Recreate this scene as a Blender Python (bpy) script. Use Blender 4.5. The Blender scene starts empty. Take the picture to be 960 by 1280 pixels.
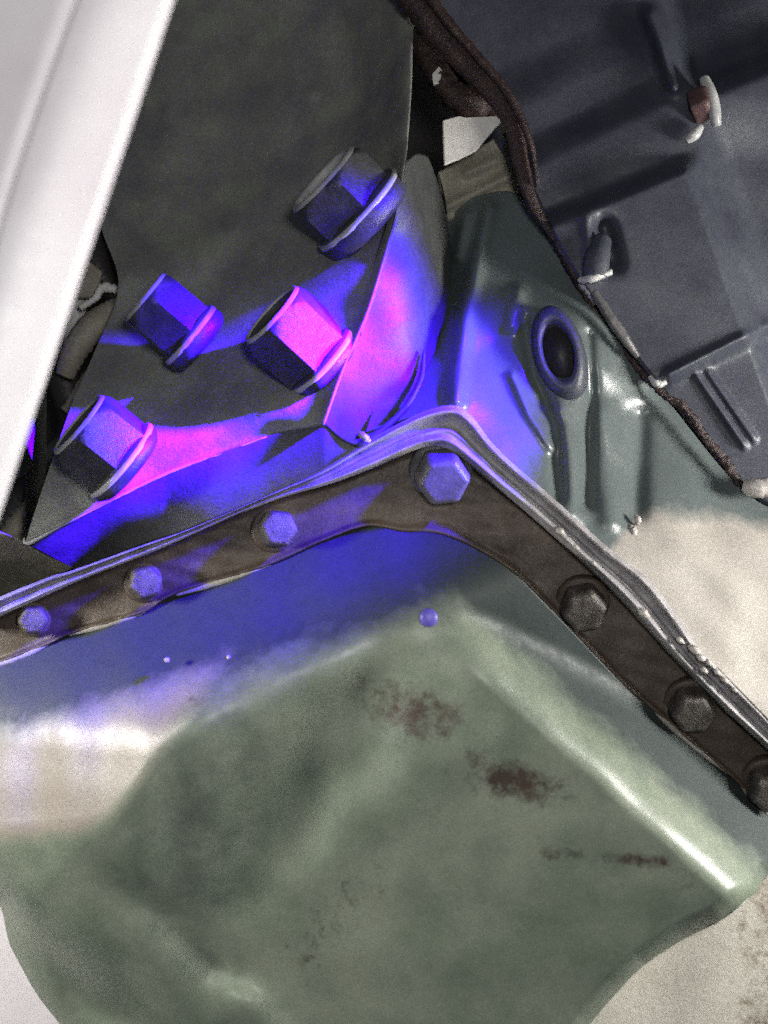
import bpy, bmesh, math, random
import numpy as np
from mathutils import Vector, Matrix

random.seed(7); np.random.seed(7)
scene = bpy.context.scene
col = scene.collection

# ------------------------------------------------------------------ units
# 0.21 m of engine fills the frame width at 0.30 m from the lens.
S = 0.21875e-3
D0 = 0.30
def P(px, py, h=0.0):
    d = D0 - h * S
    return Vector(((px - 480) * S * d / D0, d, (640 - py) * S * d / D0))
def W(dx, dy, dh):
    return Vector((dx * S, -dh * S, -dy * S))

# ------------------------------------------------------------------ camera
cam_d = bpy.data.cameras.new('camera'); cam = bpy.data.objects.new('camera', cam_d); col.objects.link(cam)
cam.location = (0, 0, 0); cam.rotation_euler = (math.radians(90), 0, 0)
cam_d.sensor_fit = 'HORIZONTAL'; cam_d.sensor_width = 36; cam_d.lens = 36 * D0 / (960 * S)
cam_d.clip_start = 0.005; cam_d.clip_end = 50
cam_d.dof.use_dof = True; cam_d.dof.focus_distance = D0 + 0.035; cam_d.dof.aperture_fstop = 16
scene.camera = cam

# ------------------------------------------------------------------ world, lamps, exposure
w = bpy.data.worlds.new('World'); scene.world = w; w.use_nodes = True
w.node_tree.nodes['Background'].inputs[0].default_value = (0.80, 0.86, 1.0, 1)
w.node_tree.nodes['Background'].inputs[1].default_value = 0.07
vs = scene.view_settings
vs.view_transform = 'Standard'; vs.look = 'None'; vs.exposure = 0; vs.gamma = 1
scene.cycles.use_denoising = False; scene.cycles.use_adaptive_sampling = True; scene.cycles.adaptive_threshold = 0.07; scene.cycles.adaptive_min_samples = 20
scene.cycles.max_bounces = 5; scene.cycles.use_light_tree = False; scene.cycles.sample_clamp_indirect = 1.0

def aim(o, target):
    o.rotation_euler = (Vector(target) - o.location).to_track_quat('-Z', 'Y').to_euler()
def area(name, loc, target, size, power, color):
    l = bpy.data.lights.new(name, 'AREA'); l.shape = 'DISK'; l.size = size; l.energy = power; l.color = color
    o = bpy.data.objects.new(name, l); col.objects.link(o); o.location = loc; aim(o, target); return o
def spot(name, loc, target, angle, blend, power, color, radius=0.012):
    l = bpy.data.lights.new(name, 'SPOT'); l.spot_size = math.radians(angle); l.spot_blend = blend
    l.energy = power; l.color = color; l.shadow_soft_size = radius
    o = bpy.data.objects.new(name, l); col.objects.link(o); o.location = loc; aim(o, target); return o

# white lamp by the phone, unseen fills added for pan facet and ridge, violet torch
area('front_lamp', (0.03, -0.02, 0.03), P(400, 560, 0), 0.04, 0.35, (1.0, 0.98, 0.96))
spot('pan_fill', P(-1150, 640, 450), P(330, 1160, 40), 62, 0.5, 2.8, (1.0, 0.97, 0.90), 0.02)
area('ridge_fill', (0.30, 0.22, 0.0), P(800, 900, 40), 0.08, 1.45, (1.0, 0.97, 0.92))
TORCH = Vector(P(400, 500, -60)) + 1.75 * (Vector(P(1130, 10, 290)) - Vector(P(400, 500, -60)))
UV = (0.042, 0.0, 1.0)
spot('torch_spill', TORCH, P(350, 528, 8), 22.0, 0.32, 58.0, UV)
spot('torch_hotspot', TORCH, P(350, 472, -40), 8.2, 0.95, 1450.0, UV)

# ------------------------------------------------------------------ materials
def mat(name, c1, c2, rough=0.5, metal=0.0, scale=120, bump=0.15, grain=0.25, dirt_shade=None, dirt_shade_rough=0.35,
        stain=None, coat=0.0, spec=0.5, grain_scale=2600, soft=.3, facet_light=None):
    m = bpy.data.materials.new(name); m.use_nodes = True
    nt = m.node_tree; N = nt.nodes; L = nt.links
    b = N['Principled BSDF']
    tc = N.new('ShaderNodeTexCoord')
    def noise(sc, det=6, ro=0.6):
        n = N.new('ShaderNodeTexNoise'); n.inputs['Scale'].default_value = sc
        n.inputs['Detail'].default_value = det; n.inputs['Roughness'].default_value = ro
        L.new(tc.outputs['Object'], n.inputs['Vector']); return n
    def ramp(src, lo, hi):
        r = N.new('ShaderNodeMapRange'); r.inputs['From Min'].default_value = lo; r.inputs['From Max'].default_value = hi
        L.new(src, r.inputs['Value']); return r.outputs[0]
    def mix(f, a, bb, mode='MIX'):
        x = N.new('ShaderNodeMix'); x.data_type = 'RGBA'; x.blend_type = mode
        if isinstance(f, (int, float)): x.inputs[0].default_value = f
        else: L.new(f, x.inputs[0])
        for i, v in ((6, a), (7, bb)):
            if isinstance(v, tuple): x.inputs[i].default_value = (*v, 1)
            else: L.new(v, x.inputs[i])
        return x.outputs[2]
    big = noise(scale)
    c = mix(ramp(big.outputs[0], 0.36, 0.64), c1, c2)
    rough_src = None; coat_src = None
    def math_(op, a, bb):
        x = N.new('ShaderNodeMath'); x.operation = op; x.use_clamp = False
        for i, v in ((0, a), (1, bb)):
            if isinstance(v, (int, float)): x.inputs[i].default_value = v
            else: L.new(v, x.inputs[i])
        return x.outputs[0]
    mid = noise(scale * 6, 8, 0.7)
    if dirt_shade:
        at = N.new('ShaderNodeAttribute'); at.attribute_name = 'dirt_shade'
        k = math_('ADD', at.outputs['Fac'], math_('MULTIPLY', math_('SUBTRACT', noise(scale * 2.2, 8, 0.65).outputs[0], 0.5), 0.9))
        f = ramp(k, 0.5 - soft / 2, 0.5 + soft / 2)
        c = mix(f, c, dirt_shade)
        coat_src = math_('MULTIPLY', math_('SUBTRACT', 1.0, f), coat)
        rr = N.new('ShaderNodeMapRange'); rr.inputs['To Min'].default_value = rough; rr.inputs['To Max'].default_value = dirt_shade_rough
        L.new(f, rr.inputs['Value']); rough_src = rr.outputs[0]
    if facet_light:
        at3 = N.new('ShaderNodeAttribute'); at3.attribute_name = 'facet_light'
        k3 = math_('ADD', at3.outputs['Fac'], math_('MULTIPLY', math_('SUBTRACT', noise(scale * 4, 9, 0.7).outputs[0], 0.5), 0.8))
        c = mix(ramp(k3, 0.12, 0.95), c, facet_light)
    if stain:
        at2 = N.new('ShaderNodeAttribute'); at2.attribute_name = 'stain'
        k2 = math_('ADD', at2.outputs['Fac'], math_('MULTIPLY', math_('SUBTRACT', noise(scale * 5, 10, 0.75).outputs[0], 0.5), 2.4))
        c = mix(ramp(k2, 0.44, 0.98), c, stain)
    g = noise(grain_scale, 2, 0.5)
    gr = ramp(g.outputs[0], 0.25, 0.75)
    lo = 1.0 - grain; hi = 1.0 + grain
    rr = N.new('ShaderNodeMapRange'); rr.inputs['To Min'].default_value = lo; rr.inputs['To Max'].default_value = hi
    L.new(g.outputs[0], rr.inputs['Value']); rr.inputs['From Min'].default_value = .25; rr.inputs['From Max'].default_value = .75
    cb = N.new('ShaderNodeCombineColor')
    for i in range(3): L.new(rr.outputs[0], cb.inputs[i])
    c = mix(1.0, c, cb.outputs[0], 'MULTIPLY')
    L.new(c, b.inputs['Base Color'])
    b.inputs['Metallic'].default_value = metal
    b.inputs['Specular IOR Level'].default_value = spec
    b.inputs['Coat Weight'].default_value = coat; b.inputs['Coat Roughness'].default_value = 0.36
    base_r = rough_src
    if coat_src is not None and coat > 0: L.new(coat_src, b.inputs['Coat Weight'])
    rn = N.new('ShaderNodeMapRange'); rn.inputs['From Min'].default_value = .3; rn.inputs['From Max'].default_value = .7
    rn.inputs['To Min'].default_value = -0.10; rn.inputs['To Max'].default_value = 0.12
    L.new(mid.outputs[0], rn.inputs['Value'])
    L.new(math_('ADD', base_r if base_r is not None else rough, rn.outputs[0]), b.inputs['Roughness'])
    bp = N.new('ShaderNodeBump'); bp.inputs['Strength'].default_value = bump; bp.inputs['Distance'].default_value = 0.0006
    L.new(math_('ADD', mid.outputs[0], math_('MULTIPLY', g.outputs[0], 0.25)), bp.inputs['Height'])
    L.new(bp.outputs[0], b.inputs['Normal'])
    return m

M = {}
M['pan'] = mat('pan_green_grey_paint', (.145, .182, .135), (.23, .26, .20), .42, scale=45, bump=.22, grain=0.24, dirt_shade=(.032, .043, .041), dirt_shade_rough=.6, stain=(.06, .042, .032), coat=.3, facet_light=(.25, .22, .19), soft=.6)
M['flange'] = mat('oily_brown_flange', (.050, .035, .024), (.085, .064, .045), .5, scale=90, bump=.35, grain=0.42)
M['bead'] = mat('lit_flange_edge', (.24, .23, .19), (.36, .34, .29), .42, scale=150, bump=.3, grain=0.22)  # pale tone carries the light along the flange edge
M['gasket'] = mat('grey_sealing_lip', (.24, .23, .235), (.40, .385, .39), .38, scale=140, bump=.4, grain=0.30)
M['sealant'] = mat('pale_sealant', (.32, .30, .28), (.46, .43, .40), .3, scale=200, bump=.3, grain=0.15)
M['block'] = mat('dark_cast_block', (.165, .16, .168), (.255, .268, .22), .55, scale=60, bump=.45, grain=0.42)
M['block_darkened'] = mat('darkened_cast_face', (.042, .044, .045), (.07, .072, .07), .48, scale=70, bump=.4, grain=0.30)  # block colour darkened to keep torch violet pure and the rail in shade
M['boss'] = mat('machined_boss', (.032, .032, .033), (.062, .062, .063), .36, scale=110, bump=.45, grain=0.21)
M['rim'] = mat('bright_rim', (.34, .34, .34), (.52, .52, .50), .25, scale=160, bump=.25, grain=0.18)
M['bell'] = mat('clean_cast_aluminium', (.32, .292, .262), (.40, .37, .325), .55, scale=40, bump=.2, grain=0.21, dirt_shade=(.11, .132, .130), dirt_shade_rough=.28, soft=.45)
M['case'] = mat('blue_grey_cast_case', (.038, .040, .060), (.062, .068, .082), .45, scale=50, bump=.3, grain=0.42)
M['brown'] = mat('dark_brown_rubber', (.020, .010, .010), (.048, .028, .024), .45, scale=140, bump=.9, grain=0.42)
M['black'] = mat('black_rubber_and_shade', (.018, .016, .017), (.035, .032, .03), .5, scale=90, bump=.3, grain=0.42)
M['bolt'] = mat('dark_steel_bolt', (.045, .038, .033), (.11, .098, .085), .42, scale=260, bump=.6, grain=0.30)
M['maroon'] = mat('rusty_maroon_bolt', (.06, .028, .028), (.11, .06, .055), .5, scale=150, bump=.4, grain=.3)
M['bolt_bright'] = mat('grey_steel_bolt', (.08, .075, .08), (.13, .125, .125), .38, scale=150, bump=.3, grain=0.30)
M['panel'] = mat('white_sheet_metal', (.70, .65, .68), (.82, .79, .81), .45, scale=22, bump=.05, grain=0.04)
M['cream'] = mat('cream_rusty_metal', (.56, .53, .45), (.66, .63, .55), .55, scale=60, bump=.3, grain=0.18, stain=(.20, .14, .10))
M['olive'] = mat('olive_dusty_bracket', (.22, .21, .15), (.36, .34, .27), .55, scale=90, bump=.4, grain=0.38)
M['pale'] = mat('pale_metal', (.60, .58, .53), (.75, .73, .68), .4, scale=120, bump=.3, grain=0.18)
M['back'] = mat('dark_underbody', (.020, .017, .017), (.042, .037, .034), .7, scale=15, bump=.3, grain=0.42)
M['oil'] = mat('violet_glint', (.10, .08, .42), (.13, .10, .50), .4, scale=100, bump=.0, grain=0.00)  # violet in the colour stands for torch light

# ------------------------------------------------------------------ object helpers
def finish(me, m, smooth=True):
    me.materials.append(m)
    if smooth: me.polygons.foreach_set('use_smooth', [True] * len(me.polygons))
    me.update()
def thing(name, label, cat, loc, group=None):
    o = bpy.data.objects.new(name, None); col.objects.link(o); o.location = loc; o.empty_display_size = 0.01
    o['label'] = label; o['category'] = cat
    if group: o['group'] = group
    return o
def link(name, verts, faces, m, parent=None, smooth=True, attrs=None):
    off = Vector((0, 0, 0))
    if parent is not None:
        q = parent
        while q is not None: off = off + q.location; q = q.parent
    loc = sum((Vector(v) for v in verts), Vector()) / len(verts)
    me = bpy.data.meshes.new(name)
    me.from_pydata([tuple(Vector(v) - loc) for v in verts], [], faces)
    finish(me, m, smooth)
    for k, vals in (attrs or {}).items():
        a = me.attributes.new(k, 'FLOAT', 'POINT'); a.data.foreach_set('value', np.asarray(vals, dtype=np.float32))
    bm = bmesh.new(); bm.from_mesh(me); bmesh.ops.recalc_face_normals(bm, faces=bm.faces); bm.to_mesh(me); bm.free()
    o = bpy.data.objects.new(name, me); col.objects.link(o)
    o.location = loc - off
    if parent is not None: o.parent = parent
    return o
def tag(o, label, cat, group=None):
    o['label'] = label; o['category'] = cat
    if group: o['group'] = group
    return o

def curve(pts, n, closed=False):
    """Catmull-Rom through the points, resampled to n even steps; works in any dimension."""
    p = np.asarray(pts, float)
    if len(p) == 2:
        t = np.linspace(0, 1, n)[:, None]; return p[0] * (1 - t) + p[1] * t
    e = np.vstack([2 * p[0] - p[1], p, 2 * p[-1] - p[-2]])
    out = []
    for i in range(1, len(e) - 2):
        for t in np.linspace(0, 1, 24, endpoint=False):
            a, b, c, d = e[i - 1], e[i], e[i + 1], e[i + 2]
            out.append(.5 * (2 * b + (c - a) * t + (2 * a - 5 * b + 4 * c - d) * t * t + (3 * b - a - 3 * c + d) * t ** 3))
    out.append(p[-1]); out = np.array(out)
    s = np.concatenate([[0], np.cumsum(np.linalg.norm(np.diff(out, axis=0), axis=1))])
    q = np.linspace(0, s[-1], n)
    return np.stack([np.interp(q, s, out[:, k]) for k in range(out.shape[1])], 1)

def coons(top, bottom, left, right, nu, nv):
    T = curve(top, nu); B = curve(bottom, nu); Lf = curve(left, nv); R = curve(right, nv)
    u = np.linspace(0, 1, nu)[None, :, None]; v = np.linspace(0, 1, nv)[:, None, None]
    return ((1 - v) * T[None] + v * B[None] + (1 - u) * Lf[:, None] + u * R[:, None]
            - ((1 - u) * (1 - v) * T[0] + u * (1 - v) * T[-1] + (1 - u) * v * B[0] + u * v * B[-1]))

def tps(ctrl):
    c = np.asarray(ctrl, float); n = len(c); xy = c[:, :2] / 500.0
    def K(a, b):
        r2 = ((a[:, None] - b[None]) ** 2).sum(-1); return np.where(r2 > 0, r2 * np.log(r2 + 1e-12), 0)
    A = np.zeros((n + 3, n + 3)); A[:n, :n] = K(xy, xy) + 1e-4 * np.eye(n)
    A[:n, n] = 1; A[:n, n + 1:] = xy; A[n, :n] = 1; A[n + 1:, :n] = xy.T
    sol = np.linalg.solve(A, np.concatenate([c[:, 2], [0, 0, 0]]))
    def f(X, Y):
        q = np.stack([X.ravel(), Y.ravel()], 1) / 500.0
        return (K(q, xy) @ sol[:n] + sol[n] + q @ sol[n + 1:]).reshape(X.shape)
    return f

def dist_path(X, Y, path):
    best = np.full(X.shape, 1e9)
    for (ax, ay), (bx, by) in zip(path[:-1], path[1:]):
        dx, dy = bx - ax, by - ay
        t = np.clip(((X - ax) * dx + (Y - ay) * dy) / (dx * dx + dy * dy), 0, 1)
        best = np.minimum(best, np.hypot(X - ax - t * dx, Y - ay - t * dy))
    return best
def ridge(X, Y, path, width, amp): return amp * np.exp(-(dist_path(X, Y, path) / width) ** 2)
def sstep(x): x = np.clip(x, 0, 1); return x * x * (3 - 2 * x)
def stepline(X, Y, a, b, width, amp):
    """+amp on the left-hand side (looking from a to b, picture axes) of the line, soft over width."""
    dx, dy = b[0] - a[0], b[1] - a[1]; l = math.hypot(dx, dy)
    s = ((X - a[0]) * dy - (Y - a[1]) * dx) / l
    return amp * sstep(s / width + .5)
def smin(a, b, k):
    h = np.clip(.5 + .5 * (b - a) / k, 0, 1); return b * (1 - h) + a * h - k * h * (1 - h)
def smax(a, b, k): return -smin(-a, -b, k)

def relief(name, G, H, m, parent, skirt=40, attrs=None):
    """A cast or pressed surface: grid G (picture-plane millimetre grid), raised by H, with a wall of real thickness behind its rim."""
    nv, nu = G.shape[:2]
    D = D0 - H * S
    V = np.stack([(G[..., 0] - 480) * S * D / D0, D, (640 - G[..., 1]) * S * D / D0], -1).reshape(-1, 3)
    idx = np.arange(nv * nu).reshape(nv, nu)
    F = np.stack([idx[:-1, :-1], idx[:-1, 1:], idx[1:, 1:], idx[1:, :-1]], -1).reshape(-1, 4).tolist()
    at = {k: list(np.asarray(v).ravel()) for k, v in (attrs or {}).items()}
    V = V.tolist()
    if skirt:
        rim = list(idx[0, :]) + list(idx[1:, -1]) + list(idx[-1, -2::-1]) + list(idx[-2:0, 0])
        base = len(V)
        for i in rim:
            v = V[i]; V.append([v[0], v[1] + skirt * S, v[2]])
            for k in at: at[k].append(at[k][i])
        n = len(rim)
        for i in range(n):
            j = (i + 1) % n; F.append([rim[i], rim[j], base + j, base + i])
    return link(name, V, F, m, parent, True, at)

def lathe(name, center, axis, profile, m, parent, n=40, e1=None, squash=1.0, wobble=0.0):
    """Turned piece. center (x, y, h), axis and radii in the same units; profile = [(along, radius)...]."""
    c = P(*center); a = W(*axis).normalized() * S
    if e1 is None:
        t = Vector((0, 0, 1)) if abs(a.normalized().z) < .9 else Vector((1, 0, 0))
        e1v = a.cross(t).normalized() * S
    else:
        e1v = W(*e1); e1v = (e1v - a.normalized() * e1v.dot(a.normalized())).normalized() * S
    e2v = a.normalized().cross(e1v)
    V, F = [], []
    rnd = random.Random(name + str(center))
    ph = [rnd.random() * 6.28 for _ in range(3)]
    for (t, r) in profile:
        for i in range(n):
            th = 2 * math.pi * i / n
            k = r * (1 + wobble * (math.sin(3 * th + ph[0]) + .6 * math.sin(7 * th + ph[1]) + .4 * math.sin(13 * th + ph[2])))
            V.append(c + a * t + e1v * (k * math.cos(th)) + e2v * (k * squash * math.sin(th)))
    for j in range(len(profile) - 1):
        for i in range(n):
            k = (i + 1) % n
            F.append([j * n + i, j * n + k, (j + 1) * n + k, (j + 1) * n + i])
    if profile[0][1] > 0: F.append(list(range(n)))
    if profile[-1][1] > 0: F.append([(len(profile) - 1) * n + i for i in range(n)][::-1])
    return link(name, V, F, m, parent)

def tube(name, pts, radii, m, parent=None, n=12, seg=None, rough=0.0, flat=1.0):
    """Swept round bar through points (x, y, h); radii per control point."""
    seg = seg or max(12, 8 * len(pts))
    C = curve([list(p) + [r] for p, r in zip(pts, radii)], seg)
    pos = [P(*c[:3]) for c in C]; V, F = [], []
    rnd = random.Random(name + str(pts[0]))
    up = Vector((0, -1, 0))
    for i, p in enumerate(pos):
        t = (pos[min(i + 1, seg - 1)] - pos[max(i - 1, 0)]).normalized()
        s = t.cross(up).normalized(); u = s.cross(t)
        for k in range(n):
            th = 2 * math.pi * k / n
            r = C[i][3] * S * (1 + rough * (rnd.random() - .5) * 2)
            V.append(p + s * (r * math.cos(th)) + u * (r * flat * math.sin(th)))
    for i in range(seg - 1):
        for k in range(n):
            q = (k + 1) % n
            F.append([i * n + k, i * n + q, (i + 1) * n + q, (i + 1) * n + k])
    F.append(list(range(n))); F.append([(seg - 1) * n + k for k in range(n)][::-1])
    return link(name, V, F, m, parent)

def slab(name, poly, h, thick, m, parent=None, bevel=3, tilt=(0, 0)):
    """Plate with the given outline, its face at height h (tilted), real thickness and a rounded edge."""
    cx = sum(p[0] for p in poly) / len(poly); cy = sum(p[1] for p in poly) / len(poly)
    hh = lambda x, y: h + tilt[0] * (x - cx) + tilt[1] * (y - cy)
    bm = bmesh.new()
    fr = [bm.verts.new(P(x, y, hh(x, y))) for x, y in poly]
    bk = [bm.verts.new(P(x, y, hh(x, y)) + W(0, 0, -thick)) for x, y in poly]
    bm.faces.new(fr); bm.faces.new(bk[::-1])
    n = len(poly)
    for i in range(n):
        j = (i + 1) % n; bm.faces.new([fr[i], fr[j], bk[j], bk[i]])
    bmesh.ops.bevel(bm, geom=bm.edges[:], offset=bevel * S, segments=3, affect='EDGES', profile=.5, clamp_overlap=True)
    bmesh.ops.triangulate(bm, faces=[f for f in bm.faces if len(f.verts) > 4])
    bm.verts.index_update()
    V = [v.co.copy() for v in bm.verts]; F = [[v.index for v in f.verts] for f in bm.faces]; bm.free()
    return link(name, V, F, m, parent, smooth=False)

def wob(X, Y, amp, scale, seed=0):
    r = np.random.RandomState(seed); out = np.zeros(X.shape)
    for _ in range(7):
        a = r.rand() * 6.28; f = (0.5 + r.rand() * 1.5) / scale
        out += np.sin((X * math.cos(a) + Y * math.sin(a)) * f * 6.28 + r.rand() * 6.28)
    return amp * out / 3.5

# ------------------------------------------------------------------ setting
bk = slab('underbody', [(-1400, -1500), (2400, -1500), (2400, 2600), (-1400, 2600)], -620, 60, M['back'])
bk['kind'] = 'structure'

# ------------------------------------------------------------------ engine block
blk = thing('engine_block', 'dark cast engine block side with four big hex flange bolts lit violet', 'engine block', P(300, 560, -120))
edge = [(506, 205), (490, 290), (460, 390), (428, 465), (405, 530)]
ledge = [(31, 678), (125, 632), (208, 592), (333, 546), (405, 530)]
G = coons([(40, -60), (520, -60)], ledge, [(40, -60), (95, 200), (128, 290), (148, 360), (118, 440), (92, 500), (60, 590), (31, 678)],
          [(520, -60), (516, 60), (514, 120)] + edge, 150, 190)
f = tps([(40, -60, -330), (300, -60, -320), (520, -60, -190), (150, 200, -300), (350, 150, -270), (470, 120, -200), (512, 120, -90), (506, 205, -56), (470, 215, -120),
         (300, 290, -230), (230, 300, -230), (148, 360, -220), (400, 330, -104), (440, 335, -70), (490, 290, -56), (460, 390, -36), (428, 465, -28), (405, 530, -26), (360, 340, -132),
         (250, 420, -150), (230, 480, -135), (300, 380, -150), (330, 470, -90), (118, 440, -190), (92, 500, -160), (60, 590, -125), (31, 678, -112),
         (125, 632, -108), (208, 592, -100), (333, 546, -70), (250, 548, -88), (200, 545, -96), (160, 520, -112), (330, 505, -62), (270, 565, -90), (320, 530, -68), (380, 250, -210), (440, 230, -160)])
X, Y = G[..., 0], G[..., 1]
H = f(X, Y) + wob(X, Y, 3, 130, 1)
H += ridge(X, Y, [(514, 60), (512, 120), (506, 205)], 14, 16) + ridge(X, Y, [(330, 250), (240, 330), (150, 350)], 25, 12)
H -= 30 * (1 - np.clip(dist_path(X, Y, [(521, -60), (516, 60), (513, 170)]) / 26, 0, 1)) ** 2
H += ridge(X, Y, [(330, -60), (360, 60), (350, 160)], 30, 10) + ridge(X, Y, [(430, 30), (445, 150)], 22, -10) + ridge(X, Y, [(220, 60), (200, 240)], 26, 8)
for (bx, by, bw, bh) in ((210, 137, 7, 5), (390, 116, 9, 6), (310, 70, 8, 4), (268, 205, 12, 5)):
    H += bh * np.exp(-((X - bx) ** 2 + (Y - by) ** 2) / bw ** 2)
H += ridge(X, Y, edge, 7, 8) + ridge(X, Y, ledge[:4], 4, 5) + ridge(X, Y, [(180, 430), (330, 440)], 40, -14)
relief('side_wall', G, H, M['block'], blk, 90)

right_e = [(536, 196), (556, 260), (564, 340), (550, 420), (527, 475), (492, 527), (452, 560)]
G = coons([(506, 205), (520, 192), (536, 196)], [(405, 530), (428, 550), (452, 560)], edge, right_e, 60, 120)
X, Y = G[..., 0], G[..., 1]
f = tps([(506, 205, -56), (490, 290, -56), (460, 390, -38), (428, 465, -32), (405, 530, -36), (440, 515, -38), (536, 196, -150), (556, 260, -190), (564, 340, -180),
         (550, 420, -120), (527, 475, -68), (492, 527, -50), (452, 560, -34), (515, 340, -70), (490, 450, -50), (470, 502, -44), (522, 270, -88), (508, 400, -56)])
relief('corner_face', G, f(X, Y) + wob(X, Y, .5, 80, 4), M['block_darkened'], blk, 60)
tube('casting_lip', [(530, 440, -70), (526, 474, -46), (508, 508, -30), (484, 532, -24), (456, 554, -14), (446, 566, -12)], [2, 3.5, 4, 4.5, 6, 4], M['block_darkened'], blk, rough=.12)
tube('casting_lip', [(508, 200, -54), (500, 250, -54), (488, 300, -52), (470, 360, -36), (450, 420, -30)], [2, 3, 3, 3, 1], M['block_darkened'], blk, rough=.1)

# pan rail under the ledge
gtop = [(-40, 764), (0, 747), (62, 722), (95, 711), (175, 681), (240, 659), (333, 620), (400, 590), (450, 562)]
low = [(95, 711), (175, 681), (240, 659), (333, 620), (400, 590), (452, 560)]
G = coons(ledge, low, [(31, 678), (60, 694), (95, 711)], [(405, 530), (428, 550), (452, 560)], 120, 40)
X, Y = G[..., 0], G[..., 1]; v = np.linspace(0, 1, 40)[:, None] * np.ones((1, 120))
relief('rail_face', G, np.interp(X, [31, 125, 208, 333, 405], [-108, -104, -96, -64, -38]) - (100 - 85 * sstep((X - 90) / 190)) * v + 14 * v * sstep((X - 240) / 150), M['block_darkened'], blk, 60)
tube('rail_lip', [(30, 672, -110), (36, 679, -108), (80, 655, -106), (125, 632, -104), (208, 592, -96), (280, 566, -80), (333, 546, -64)], [1.5, 3, 2.5, 2.5, 2.5, 2, 1], M['rim'], blk, rough=.15)  # bright lip added to draw the lit ledge edge
G = coons([(-60, 640), (-10, 660), (31, 678)], [(-60, 772), (0, 745), (95, 709)], [(-60, 640), (-60, 772)], [(31, 678), (60, 694), (95, 709)], 40, 40)
X, Y = G[..., 0], G[..., 1]
relief('rail_end', G, -118 - 2.7 * np.maximum(Y - 678, -10) + wob(X, Y, 1, 50, 6), M['olive'], blk, 4)

def flange_bolt(center, R, length, washer, turn, axis=(.70, .62, -.34), thick=16, face='boss'):
    """Large hex flange bolt: dished, chamfered round end, hex sides, round washer flange at the root."""
    n = 72
    c = P(*center); a = W(*axis).normalized()
    e1 = a.cross(Vector((0, 0, 1))).normalized(); e2 = a.cross(e1)
    prof = [(9, .30, 0), (8, .62, 0), (5, .70, 0), (-1, .745, 0), (-4, .78, 0), (-3.5, .83, 0), (1, .87, 0), (5, .93, 1), (11, .985, 1), (17, 2, 1), (length * .6, 2, 1), (length, 2, 1), (length + 8, 2, 1)]
    V, F = [], []
    for (t, k, hexed) in prof:
        for q in range(n):
            th = 2 * math.pi * q / n
            loc_ = ((th % (math.pi / 3)) - math.pi / 6)
            hx = math.cos(math.pi / 6) / math.cos(loc_)
            r = min(hx, k) if hexed else min(k, .87)
            r *= R * S
            V.append(c + a * (t * S) + (e1 * math.cos(th + turn) + e2 * math.sin(th + turn)) * r)
    m_ = len(prof)
    def strip(r0, r1):
        out = []
        for jj in range(r0, r1):
            for q in range(n):
                k2 = (q + 1) % n; out.append([jj * n + q, jj * n + k2, (jj + 1) * n + k2, (jj + 1) * n + q])
        return out
    b = link('bolt', V[6 * n:], [[x - 6 * n for x in f_] for f_ in strip(6, m_ - 1)], M['boss'], blk)
    b.data.set_sharp_from_angle(angle=math.radians(28))
    link('rim', V[3 * n:7 * n], [[x - 3 * n for x in f_] for f_ in strip(3, 6)], M['rim'], b)
    link('dish', V[:4 * n], strip(0, 3) + [list(range(n))], M[face], b)
    ce = (center[0] + axis[0] * length, center[1] + axis[1] * length, center[2] + axis[2] * length)
    lathe('washer', ce, axis, [(-9, R * .9), (-7, R * 1.0), (-2, R * washer * .97), (2, R * washer), (thick, R * washer), (thick + 8, R * washer * .86)], M['boss'], b, 64, wobble=.006)
    lathe('washer_rim', ce, axis, [(-4, R * washer * .96), (-3.5, R * washer * .99), (0, R * washer * 1.012), (3, R * washer * 1.005)], M['rim'], b, 64, wobble=.006)
    return b
flange_bolt((404, 224, -60), 66, 62, 1.08, .30, thick=20, face='rim')  # pale dish colour carries the white light on this bolt end
flange_bolt((340, 394, -40), 57, 88, 1.06, .62, thick=10)
flange_bolt((182, 372, -84), 47, 78, 1.06, .15, axis=(.72, .60, -.30), thick=14)
flange_bolt((99, 531, -52), 57, 74, 1.08, .45, axis=(.70, .60, -.36), thick=10)
# broken casting edge under the middle boss


# ------------------------------------------------------------------ bell housing
bell = thing('bell_housing', 'grey cast gearbox bell housing with oval port, pale and dry at its right', 'bell housing', P(760, 640, -80))
seam = [(560, 255), (640, 240), (680, 290), (722, 357), (820, 482), (930, 614), (1010, 650)]
gt_r = [(450, 562), (457, 540), (519, 519), (560, 507), (585, 517), (624, 563), (700, 632), (760, 686), (809, 725), (845, 771), (871, 810), (898, 836), (960, 899), (1010, 950)]
G = coons(seam, gt_r[1:], [(560, 255), (545, 350), (535, 430), (495, 515), (457, 540)], [(1010, 650), (1010, 950)], 220, 150)
X, Y = G[..., 0], G[..., 1]
f = tps([(560, 255, -235), (545, 350, -250), (535, 430, -130), (545, 470, -75), (495, 520, -40), (457, 542, -22), (610, 262, -200), (592, 330, -165), (578, 400, -112), (568, 480, -50),
         (640, 240, -205), (640, 330, -160), (620, 430, -98), (610, 500, -52), (590, 520, -30), (660, 560, -45), (640, 480, -80), (700, 632, -30), (690, 300, -165), (722, 357, -140),
         (700, 430, -72), (770, 520, -105), (820, 482, -135), (760, 610, -70), (820, 640, -62), (845, 771, -20), (930, 614, -110), (880, 700, -50), (1010, 650, -90), (960, 899, 0), (1010, 950, 10)])
H = f(X, Y) + wob(X, Y, 2, 90, 11)
H += ridge(X, Y, [(612, 262), (596, 330), (580, 400), (570, 500)], 11, 20) + ridge(X, Y, [(583, 268), (572, 320)], 8, 14)
H += ridge(X, Y, [(648, 365), (640, 405)], 10, 12)
H += ridge(X, Y, [(655, 400), (668, 470), (694, 530), (700, 620)], 9, -12)      # groove round the port boss
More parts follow.
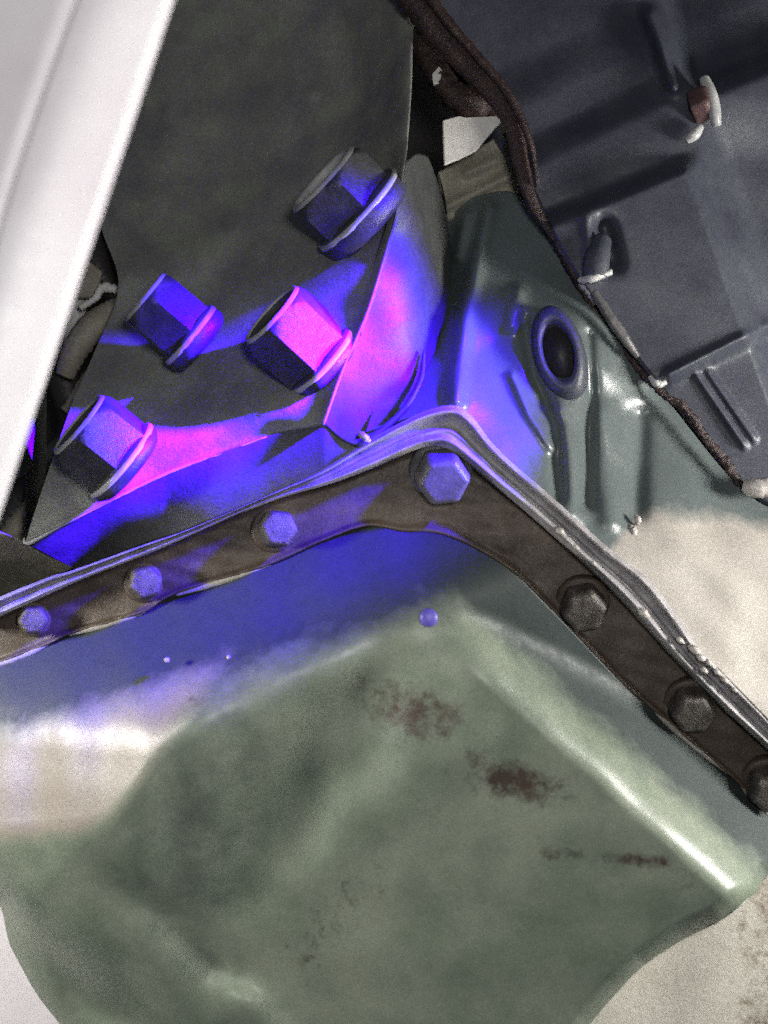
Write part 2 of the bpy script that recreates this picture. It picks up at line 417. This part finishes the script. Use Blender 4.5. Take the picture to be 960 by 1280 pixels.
H += ridge(X, Y, [(700, 515), (712, 560), (715, 640)], 16, 14) + ridge(X, Y, [(735, 420), (738, 500), (732, 630)], 9, -12)
H += ridge(X, Y, [(752, 520), (762, 650)], 17, 12) + ridge(X, Y, [(800, 520), (795, 640)], 14, -12)
H += ridge(X, Y, [(640, 470), (662, 520), (690, 560)], 6, 8)
u_ = (X - 694) * .39 + (Y - 436) * .92; q_ = (X - 694) * .92 - (Y - 436) * .39
H = H - 150 * (1 - sstep((np.hypot(u_ / 38, q_ / 21) - .75) / .3))
dirt_shade = 1 - sstep((.8 * (X - 800) + .6 * (Y - 640)) / 34 + .5) * sstep((Y - 610 - .1 * (X - 800)) / 70 + .1)
relief('cast_shell', G, H, M['bell'], bell, 90, {'dirt_shade': dirt_shade})
# the port: a rounded oval lip with a deep hole
ring = lathe('port_boss', (697, 438, -62), (-.25, -.05, 1), [(-50, 54), (-16, 52), (-7, 47), (-3, 41), (-3, 35), (-7, 31), (-24, 28)], M['case'], bell, 56, e1=(-.42, -1, 0), squash=.62)
lathe('port_hole', (697, 438, -62), (-.25, -.05, 1), [(-12, 28), (-90, 26), (-91, .01)], M['black'], ring, 40, e1=(-.42, -1, 0), squash=.62)  # black lining paints the shade inside the hole
ring.scale = (1, 1, 1.28)
tube('seam_crust', [(726, 352, -120), (742, 372, -118), (752, 384, -122)], [6, 5, 4], M['rim'], bell, rough=.5)
for (x, y, h, r) in [(796, 650, -50, 6), (790, 664, -48, 7), (789, 684, -44, 6)]:
    tube('sealant_crumb', [(x - 2, y - r, h), (x + 2, y, h + 3), (x - 1, y + r, h)], [r * .4, r * .7, r * .4], M['sealant'], bell, n=8, rough=.3)

# ------------------------------------------------------------------ transmission case
case = thing('transmission_case', 'dark blue grey ribbed gearbox case filling the upper right corner', 'gearbox case', P(820, 300, -140))
seam2 = [(668, 235), (725, 345), (822, 476), (932, 608), (1010, 648)]
G = coons([(490, -60), (1030, -60)], seam2, [(490, -60), (560, 50), (632, 130), (668, 235)], [(1030, -60), (1020, 300), (1010, 648)], 200, 200)
X, Y = G[..., 0], G[..., 1]
H = -150 - .12 * (Y - 300) * 0 + .06 * (X - 800) + wob(X, Y, 3, 140, 21)
H = H + stepline(X, Y, (650, 198), (850, 104), 44, -26)
H = H + stepline(X, Y, (640, 110), (840, 20), 60, -18)
H = H + 46 * sstep(((Y - 268) * .92 + .38 * (X - 700)) / 26 + .5) * (1 - sstep((X - (866 + .36 * (Y - 200))) / 34 + .5))
H = H - 30 * sstep((X - (872 + .36 * (Y - 200))) / 50) * sstep((Y - 120) / 90) * (1 - sstep((Y - 400) / 60))
H = H - 34 * sstep(((Y - 474) * .9 + .46 * (X - 836)) / 16 + .5)
H = H - 40 * sstep((X - (842 + .3 * (Y - 60))) / 26) * (1 - sstep((Y - 106 + .4 * (X - 840)) / 40))
H += ridge(X, Y, [(812, 20), (828, 60), (842, 106)], 11, 26)
H += ridge(X, Y, [(872, 470), (930, 556)], 5, 9) + ridge(X, Y, [(886, 466), (942, 548)], 5, 7)
H += ridge(X, Y, [(838, 471), (960, 411)], 8, 18)
H += ridge(X, Y, [(755, 285), (765, 325)], 13, -24) + ridge(X, Y, [(735, 270), (742, 340)], 10, 10)
relief('case_shell', G, H, M['case'], case, 110)

def hexbolt(parent, center, r, axis, mh, height=.8, washer=True, turn=0.0, mw=None):
    c = P(*center); a = W(*axis).normalized()
    t = Vector((0, 0, 1)); e1 = a.cross(t).normalized(); e2 = a.cross(e1)
    bm = bmesh.new()
    rs = [(0, 1.0), (height * .78, 1.0), (height, .86)]
    rings = []
    for (z, k) in rs:
        ring_ = []
        for i in range(6):
            th = math.pi / 3 * i + turn
            ring_.append(bm.verts.new(c + a * (z * r * S) + (e1 * math.cos(th) + e2 * math.sin(th)) * (r * k * S)))
        rings.append(ring_)
    for q in range(2):
        for i in range(6):
            j = (i + 1) % 6; bm.faces.new([rings[q][i], rings[q][j], rings[q + 1][j], rings[q + 1][i]])
    bm.faces.new(rings[2]); bm.faces.new(rings[0][::-1])
    bmesh.ops.bevel(bm, geom=bm.edges[:], offset=r * .14 * S, segments=3, affect='EDGES', profile=.5, clamp_overlap=True)
    bmesh.ops.triangulate(bm, faces=[f_ for f_ in bm.faces if len(f_.verts) > 4])
    bm.verts.index_update()
    V = [v_.co.copy() for v_ in bm.verts]; F = [[v_.index for v_ in f_.verts] for f_ in bm.faces]; bm.free()
    o = link('bolt', V, F, mh, parent, smooth=False)
    if washer:
        ax = tuple(axis)
        lathe('washer', center, ax, [(-14, r * 1.1), (0, r * 1.14), (3, r * 1.12), (5, r * 1.0), (5, .01)], mw or mh, o, 32)
    return o
hexbolt(case, (866, 136, -150), 27, (.85, -.25, .5), M['maroon'], 1.0, washer=False, turn=.3)
tube('clip', [(880, 98, -140), (888, 118, -132), (893, 140, -130), (896, 158, -134)], [7, 9, 9, 6], M['rim'], case, flat=1.0)
tube('clip', [(858, 176, -135), (868, 168, -130), (876, 158, -132)], [5, 8, 5], M['rim'], case)
tube('bolt_boss', [(752, 300, -112), (746, 325, -100), (744, 348, -96)], [14, 18, 17], M['case'], case)
tube('seam_clip', [(724, 350, -96), (740, 348, -84), (764, 340, -92)], [4, 5, 4], M['rim'], case, rough=.25)
tube('seam_clip', [(742, 364, -96), (762, 396, -92), (780, 422, -94), (797, 446, -102)], [5, 7, 7, 4], M['bolt_bright'], case, flat=.7, rough=.12)
tube('seam_clip', [(812, 470, -112), (822, 480, -108), (832, 478, -112)], [4, 5, 4], M['rim'], case, rough=.25)
tube('case_foot', [(930, 606, -92), (945, 610, -86), (985, 606, -88)], [9, 13, 12], M['sealant'], case, rough=.1)

# seam gasket squeezed out between the two castings
sg = tube('seam_gasket', [(690, 292, -128), (722, 352, -124), (760, 412, -120), (800, 462, -118), (830, 494, -112), (858, 512, -108), (885, 552, -104), (905, 575, -100), (925, 606, -96)],
          [3, 4, 6, 4, 4, 6, 5, 6, 4], M['brown'], None, rough=.6, seg=140, flat=.6)
tag(sg, 'crusty dark brown gasket squeezed along seam between bell housing and gearbox case', 'gasket')
hs = tube('wiring_hose', [(478, -60, -150), (520, 0, -140), (566, 56, -138), (612, 106, -132), (640, 150, -128), (650, 200, -126), (664, 250, -124), (694, 300, -126)],
          [24, 24, 22, 19, 14, 12, 9, 5], M['brown'], None, rough=.05, seg=90, flat=.7)
tag(hs, 'dark brown oily hose running down the left edge of the gearbox case', 'hose')
tube('strand', [(500, -60, -128), (545, 10, -120), (592, 66, -116), (636, 118, -112), (662, 176, -110), (672, 232, -112)], [5, 6, 5, 6, 5, 3], M['brown'], hs, rough=.1, seg=70)
hs2 = tube('hose', [(498, -60, -200), (522, 40, -190), (560, 110, -180), (590, 128, -180), (630, 130, -180)], [20, 16, 18, 22, 16], M['brown'], None, rough=.15, seg=60)
tag(hs2, 'thin dark hose behind the thicker brown one, bending over the pale daylight patch', 'hose')

# pale plates standing in for daylight, and a bracket, between block and gearbox
tab = slab('daylight_patch', [(553, 150), (575, 144), (583, 149), (606, 146), (634, 143), (612, 168), (596, 188), (574, 198), (555, 206)], -140, 8, M['pale'], None, 2)
tag(tab, 'pale plate standing in for daylight in the dark gap left of the brown hose', 'daylight patch')
tab2 = slab('daylight_speck', [(540, 92), (549, 82), (553, 88), (550, 104), (542, 106)], -165, 6, M['pale'], None, 1.5)
tag(tab2, 'tiny pale plate standing in for daylight above the larger one in the dark gap', 'metal chip')
G = coons([(548, 215), (590, 190), (640, 160)], [(560, 275), (600, 265), (650, 245)], [(548, 215), (556, 245), (560, 275)], [(640, 160), (655, 200), (650, 245)], 40, 30)
X, Y = G[..., 0], G[..., 1]
br = relief('bracket', G, -225 + ridge(X, Y, [(560, 258), (640, 218)], 7, 12) + ridge(X, Y, [(585, 215), (620, 200)], 8, 10), M['olive'], None, 40)
tag(br, 'dusty ribbed bracket tucked between pale daylight patch and top of the bell housing', 'bracket')

# ------------------------------------------------------------------ oil pan
pan = thing('oil_pan', 'grey green pressed oil pan with brown bolted flange and rusty stains', 'oil pan', P(480, 900, 40))
f_out = [(-50, 790), (0, 769), (83, 731), (208, 681), (333, 627), (420, 601), (490, 573), (518, 560), (551, 555), (579, 570), (624, 608), (682, 656), (773, 741), (842, 817), (901, 879), (960, 933), (1020, 990)]
f_in = [(-50, 848), (0, 829), (60, 806), (90, 792), (175, 768), (221, 742), (333, 708), (400, 678), (458, 658), (502, 665), (542, 667), (583, 681), (636, 712), (682, 755), (779, 856), (814, 886), (908, 966), (960, 1016), (1020, 1070)]
nu, nv = 260, 36
A = curve(f_out, nu); B = curve(f_in, nu)
v = np.linspace(0, 1, nv)[:, None, None]; G = A[None] * (1 - v) + B[None] * v
X, Y = G[..., 0], G[..., 1]; vv = v[..., 0] * np.ones((1, nu))
H = -48 + 5 * sstep(vv / .12) + 6 * np.exp(-((vv - .97) / .05) ** 2) + wob(X, Y, 1.2, 45, 31)
relief('flange', G, H, M['flange'], pan, 22)

G = coons(f_in, [(75, 1340), (300, 1340), (560, 1340), (700, 1335), (738, 1280), (772, 1240), (806, 1206), (855, 1174), (902, 1150), (945, 1116)],
          [(-50, 848), (-50, 1060), (-2, 1128), (12, 1180), (44, 1270), (75, 1340)], [(1020, 1070), (985, 1080), (960, 1094), (945, 1116)], 330, 250)
X, Y = G[..., 0], G[..., 1]
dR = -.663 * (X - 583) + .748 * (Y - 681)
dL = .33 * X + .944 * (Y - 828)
Bp = 125 + .18 * (X - 750) - .18 * (Y - 950)
wR = -44 + 1.7 * dR
wL = -44 + 1.15 * dL
dM = -.78 * (X - 470) - .625 * (Y - 960)
M2 = Bp - .42 * dM
main = smin(smin(Bp, M2, 26), smin(wR, wL, 110), 40)
C = 100 + .45 * (X - 200) + .2 * (Y - 880)
dT = .789 * (X - 290) + .614 * (Y - 830)
dO = .99 * (Y - 1048) + .09 * X
leftp = smin(smin(C, C - .95 * dT, 10), C - .9 * dO, 18)
leftp = smin(leftp, wL, 50)
H = smax(main, leftp, 34)
# the rounded far corner of the sump and lower right rolled edge
rim_d = dist_path(X, Y, [(700, 1335), (738, 1280), (772, 1240), (806, 1206), (855, 1174), (902, 1150), (945, 1116), (960, 1094), (1020, 1070)])
H = H - 34 * (1 - np.clip(rim_d / 26, 0, 1)) ** 2
rim_l = dist_path(X, Y, [(-50, 1060), (-2, 1128), (12, 1180), (44, 1270), (75, 1340)])
H = H - 40 * (1 - np.clip(rim_l / 40, 0, 1)) ** 2
H = H + ridge(X, Y, [(285, 1225), (420, 1390)], 24, 17) * sstep((Y - 1195) / 60)
H = H + ridge(X, Y, [(60, 1110), (160, 1190), (260, 1275)], 42, 16) + ridge(X, Y, [(0, 1150), (90, 1232), (190, 1300)], 24, -16) + ridge(X, Y, [(110, 1040), (180, 1130), (290, 1225)], 24, -11) * sstep((Y - 1030) / 110)
H = H + ridge(X, Y, [(560, 950), (450, 1020), (330, 1150)], 40, 8) + wob(X, Y, 2.2, 160, 33)
def blob(x, y, rx, ry, a=0): 
    c, s = math.cos(a), math.sin(a); u = (X - x) * c + (Y - y) * s; q = -(X - x) * s + (Y - y) * c
    return np.exp(-(u / rx) ** 2 - (q / ry) ** 2)
stain = .9 * blob(515, 890, 75, 38, .2) + 1.0 * blob(645, 978, 75, 30, .25) + .95 * blob(805, 1076, 50, 12, .1) + .75 * blob(700, 1068, 40, 12) + .5 * blob(850, 1112, 40, 12, -.5) \
    + .5 * blob(420, 1150, 60, 120, .6) + .45 * blob(240, 880, 20, 60, .6) + .5 * blob(450, 850, 14, 14)
dirt_shade = np.maximum(1.0 * np.exp(-(dR / 66) ** 4), 1.1 * np.exp(-(dL / (98 + .05 * X)) ** 4)) + .42 * blob(240, 1030, 90, 170, .35)  # oily grime by the flange, extended to stand for shaded walls and recess
facet_light = np.clip(-dT / 30 + .3, 0, 1) * np.clip(-dO / 26 + .6, 0, 1) * sstep((dL - 62) / 60)  # cream tone painted on the facet to stand for lamp light
relief('pan_body', G, H, M['pan'], pan, 60, {'stain': stain, 'dirt_shade': dirt_shade, 'facet_light': facet_light})

for a_ in ([(-40, 845), (0, 830), (40, 815), (62, 804)], [(86, 794), (120, 784), (160, 772), (182, 764)], [(220, 744), (262, 731), (310, 716), (338, 706)],
           [(560, 672), (600, 692), (640, 716), (676, 748)], [(682, 762), (704, 790), (744, 828), (784, 862)], [(814, 884), (838, 908), (876, 940), (912, 968)], [(922, 976), (940, 996), (965, 1022), (1000, 1054)]):
    k = .45 if a_[0][0] == 560 else 1
    tube('flange_bead', [(x, y, -41) for x, y in a_], [1.5 * k, 4.5 * k, 4 * k, 1.5 * k], M['bead'] if k == 1 else M['flange'], pan, rough=.12, flat=.8)  # beads added where the flange edge catches light

AX = (0.05, .42, 1)
b1 = hexbolt(pan, (551, 588, -38), 36, AX, M['bolt_bright'], 1.3, turn=.1, mw=M['bolt_bright'])
for (x, y, r) in [(342, 668, 26), (180, 734, 23), (43, 780, 20)]:
    hexbolt(pan, (x, y - 6, -42), r, (.28, -.05, 1), M['bolt'], 1.75, turn=.35 + x * .017, washer=True, mw=M['flange'])
for (x, y, r, t_) in [(728, 758, 31, .2), (862, 884, 30, .05), (958, 982, 30, .3)]:
    hexbolt(pan, (x, y - 6, -44), r, (-.1, .35, 1), M['bolt'], 1.2, turn=t_, washer=True, mw=M['flange'])
dr = lathe('torch_glint', (536, 772, 96), (0, -.1, 1), [(-4, 11), (0, 10.5), (1.5, 9), (3, 6), (3.6, 3), (3.8, .01)], M['oil'], None, 24)  # violet dome stands for a torch glint on the pan
tag(dr, 'round violet dome standing in for a torch glint on the oil pan below the corner bolt', 'torch glint')

# ------------------------------------------------------------------ pan gasket
gk = thing('pan_gasket', 'layered grey sealing lip between the oil pan flange and the engine', 'gasket', P(551, 540, 0))
g_hi = [(-50, 770), (0, 747), (62, 722), (92, 713), (175, 683), (240, 660), (333, 620), (400, 590), (450, 558), (519, 521), (560, 509), (585, 518), (624, 565), (700, 632), (760, 686), (809, 725), (845, 771), (871, 810), (898, 836), (960, 899), (1020, 960)]
A = curve(g_hi, 300); B = curve(f_out, 300)
B = np.array([B[np.argmin(((B - a) ** 2).sum(1))] for a in A]); B = np.stack([np.convolve(np.pad(B[:, k], 6, mode='edge'), np.ones(13) / 13, 'valid') for k in range(2)], 1)
nv = 40; v = np.linspace(-.05, 1.05, nv)[:, None, None]; G = A[None] * (1 - v) + B[None] * v
X, Y = G[..., 0], G[..., 1]; vv = v[..., 0] * np.ones((1, 300))
H = -12 + 14 * np.exp(-((vv - .12) / .10) ** 2) + 15 * np.exp(-((vv - .86) / .13) ** 2) - 5 * np.exp(-((vv - .45) / .16) ** 2) + 6 * np.exp(-((vv - .62) / .05) ** 2) + wob(X, Y, 1.4, 40, 41)
relief('sealing_lip', G, H, M['gasket'], gk, 30)
rnd = random.Random(3)
for (x, y, r) in [(700, 664, 5), (720, 684, 3), (804, 766, 6), (868, 812, 6), (876, 822, 5), (886, 828, 4), (896, 840, 4), (742, 704, 3), (455, 546, 6), (850, 800, 4), (906, 850, 4), (918, 862, 3), (880, 838, 4)]:
    tube('sealant_bead', [(x - r, y - r * .8, -2), (x, y, 6), (x + r * 1.2, y + r, -1)], [r * .4, r * .8, r * .4], M['sealant'], gk, n=8, rough=.3)

# ------------------------------------------------------------------ clutter behind the white panel
def hose(pts, radii, m, label, name='hose', cat='hose', rough=.05):
    return tag(tube(name, pts, radii, m, None, rough=rough, seg=50), label, cat)
hose([(128, 270, -315), (118, 320, -310), (138, 362, -308), (150, 372, -305)], [14, 24, 18, 8], M['black'], 'short black hose end at the top beside the white sheet')
hose([(60, 420, -340), (78, 470, -340), (92, 520, -340), (80, 560, -340)], [16, 26, 24, 18], M['black'], 'fat black hose hanging beside the white sheet, left of the big hex bolts')
hose([(80, 350, -330), (96, 380, -326), (92, 415, -322), (82, 436, -320)], [10, 14, 12, 6], M['pale'], 'short pale hose with bright tip beside the white sheet')
s_ = slab('bracket', [(85, 350), (112, 325), (128, 340), (118, 372), (90, 372)], -285, 14, M['olive'], None, 4); tag(s_, 'olive green bracket corner just right of the white sheet', 'bracket')
hose([(150, 362, -270), (128, 360, -268), (120, 372, -266), (100, 385, -266)], [6, 7, 5, 5], M['pale'], 'thin pale pipe clip above the olive casting strut', 'pipe_clip', 'clip', .25)
hose([(155, 385, -295), (120, 405, -285), (96, 435, -278), (80, 470, -280)], [20, 22, 20, 14], M['olive'], 'olive casting strut slanting down beside the pale hose', 'strut', 'strut', .08)
hose([(170, 430, -295), (125, 470, -290), (90, 520, -285)], [18, 22, 20], M['olive'], 'second olive strut slanting behind the lower left hex bolt', 'strut', 'strut', .08)
hose([(95, 545, -300), (60, 575, -300), (10, 610, -300)], [18, 20, 20], M['block_darkened'], 'grey strut running left from the lower left hex bolt', 'strut', 'strut', .06)
hose([(100, 590, -245), (55, 622, -240), (0, 690, -230)], [16, 18, 20], M['olive'], 'olive brown strut nearest the pan flange at the left edge', 'strut', 'strut', .08)
hose([(60, 600, -270), (20, 640, -270), (-20, 690, -270)], [30, 34, 34], M['black'], 'black pipe in shadow between the two lower struts at left', 'pipe', 'pipe')

# oil specks, their glints put into a pale colour
for par, pts in ((pan, [(208, 825, 62), (286, 822, 58)]),):
    for (x, y, h) in pts:
        lathe('oil_glint', (x, y, h), (0, -.1, 1), [(-6, 3.4), (0, 3.2), (1.6, 2.2), (2.2, .01)], M['sealant'], par, 10)

# ------------------------------------------------------------------ panels round the engine
wp = thing('metal_sheet', 'blurred white sheet metal leaning in across the left edge', 'metal sheet', P(20, 200, 560))
def sheet(name, outer, inner, ho, hi, m, parent, n=30):
    A = curve(outer, n); B = curve(inner, n); v = np.linspace(0, 1, 16)[:, None, None]
    G = A[None] * (1 - v) + B[None] * v; vv = v[..., 0] * np.ones((1, n))
    return relief(name, G, ho + (hi - ho) * np.sin(vv * math.pi / 2), m, parent, 20)
sheet('edge_strip', [(240, -100), (207, 0), (100, 318), (-20, 668)], [(140, -100), (96, 0), (10, 250), (-70, 560)], 545, 565, M['panel'], wp)
sheet('sheet_face', [(140, -100), (96, 0), (10, 250), (-70, 560)], [(-300, -160), (-320, 0), (-340, 250), (-360, 560)], 565, 560, M['panel'], wp)
wc = slab('white_cover', [(-200, 1040), (30, 1040), (220, 1400), (-200, 1400)], -95, 12, M['panel'], None, 3, tilt=(0, 0))
tag(wc, 'white cover showing past the lower left edge of the oil pan', 'cover')
G = coons([(640, 1060), (800, 1090), (1040, 1085)], [(640, 1400), (1040, 1400)], [(640, 1060), (640, 1400)], [(1040, 1085), (1040, 1400)], 90, 80)
X, Y = G[..., 0], G[..., 1]
stain = .6 * sstep((X - 860) / 110) + .25 * sstep((Y - 1230) / 80) * sstep((X - 780) / 80)
cm = relief('crossmember', G, -10 + .05 * (X - 850) + wob(X, Y, 3, 120, 51), M['cream'], None, 50, {'stain': stain})
tag(cm, 'cream metal crossmember with rusty speckles below the right end of the oil pan', 'crossmember')
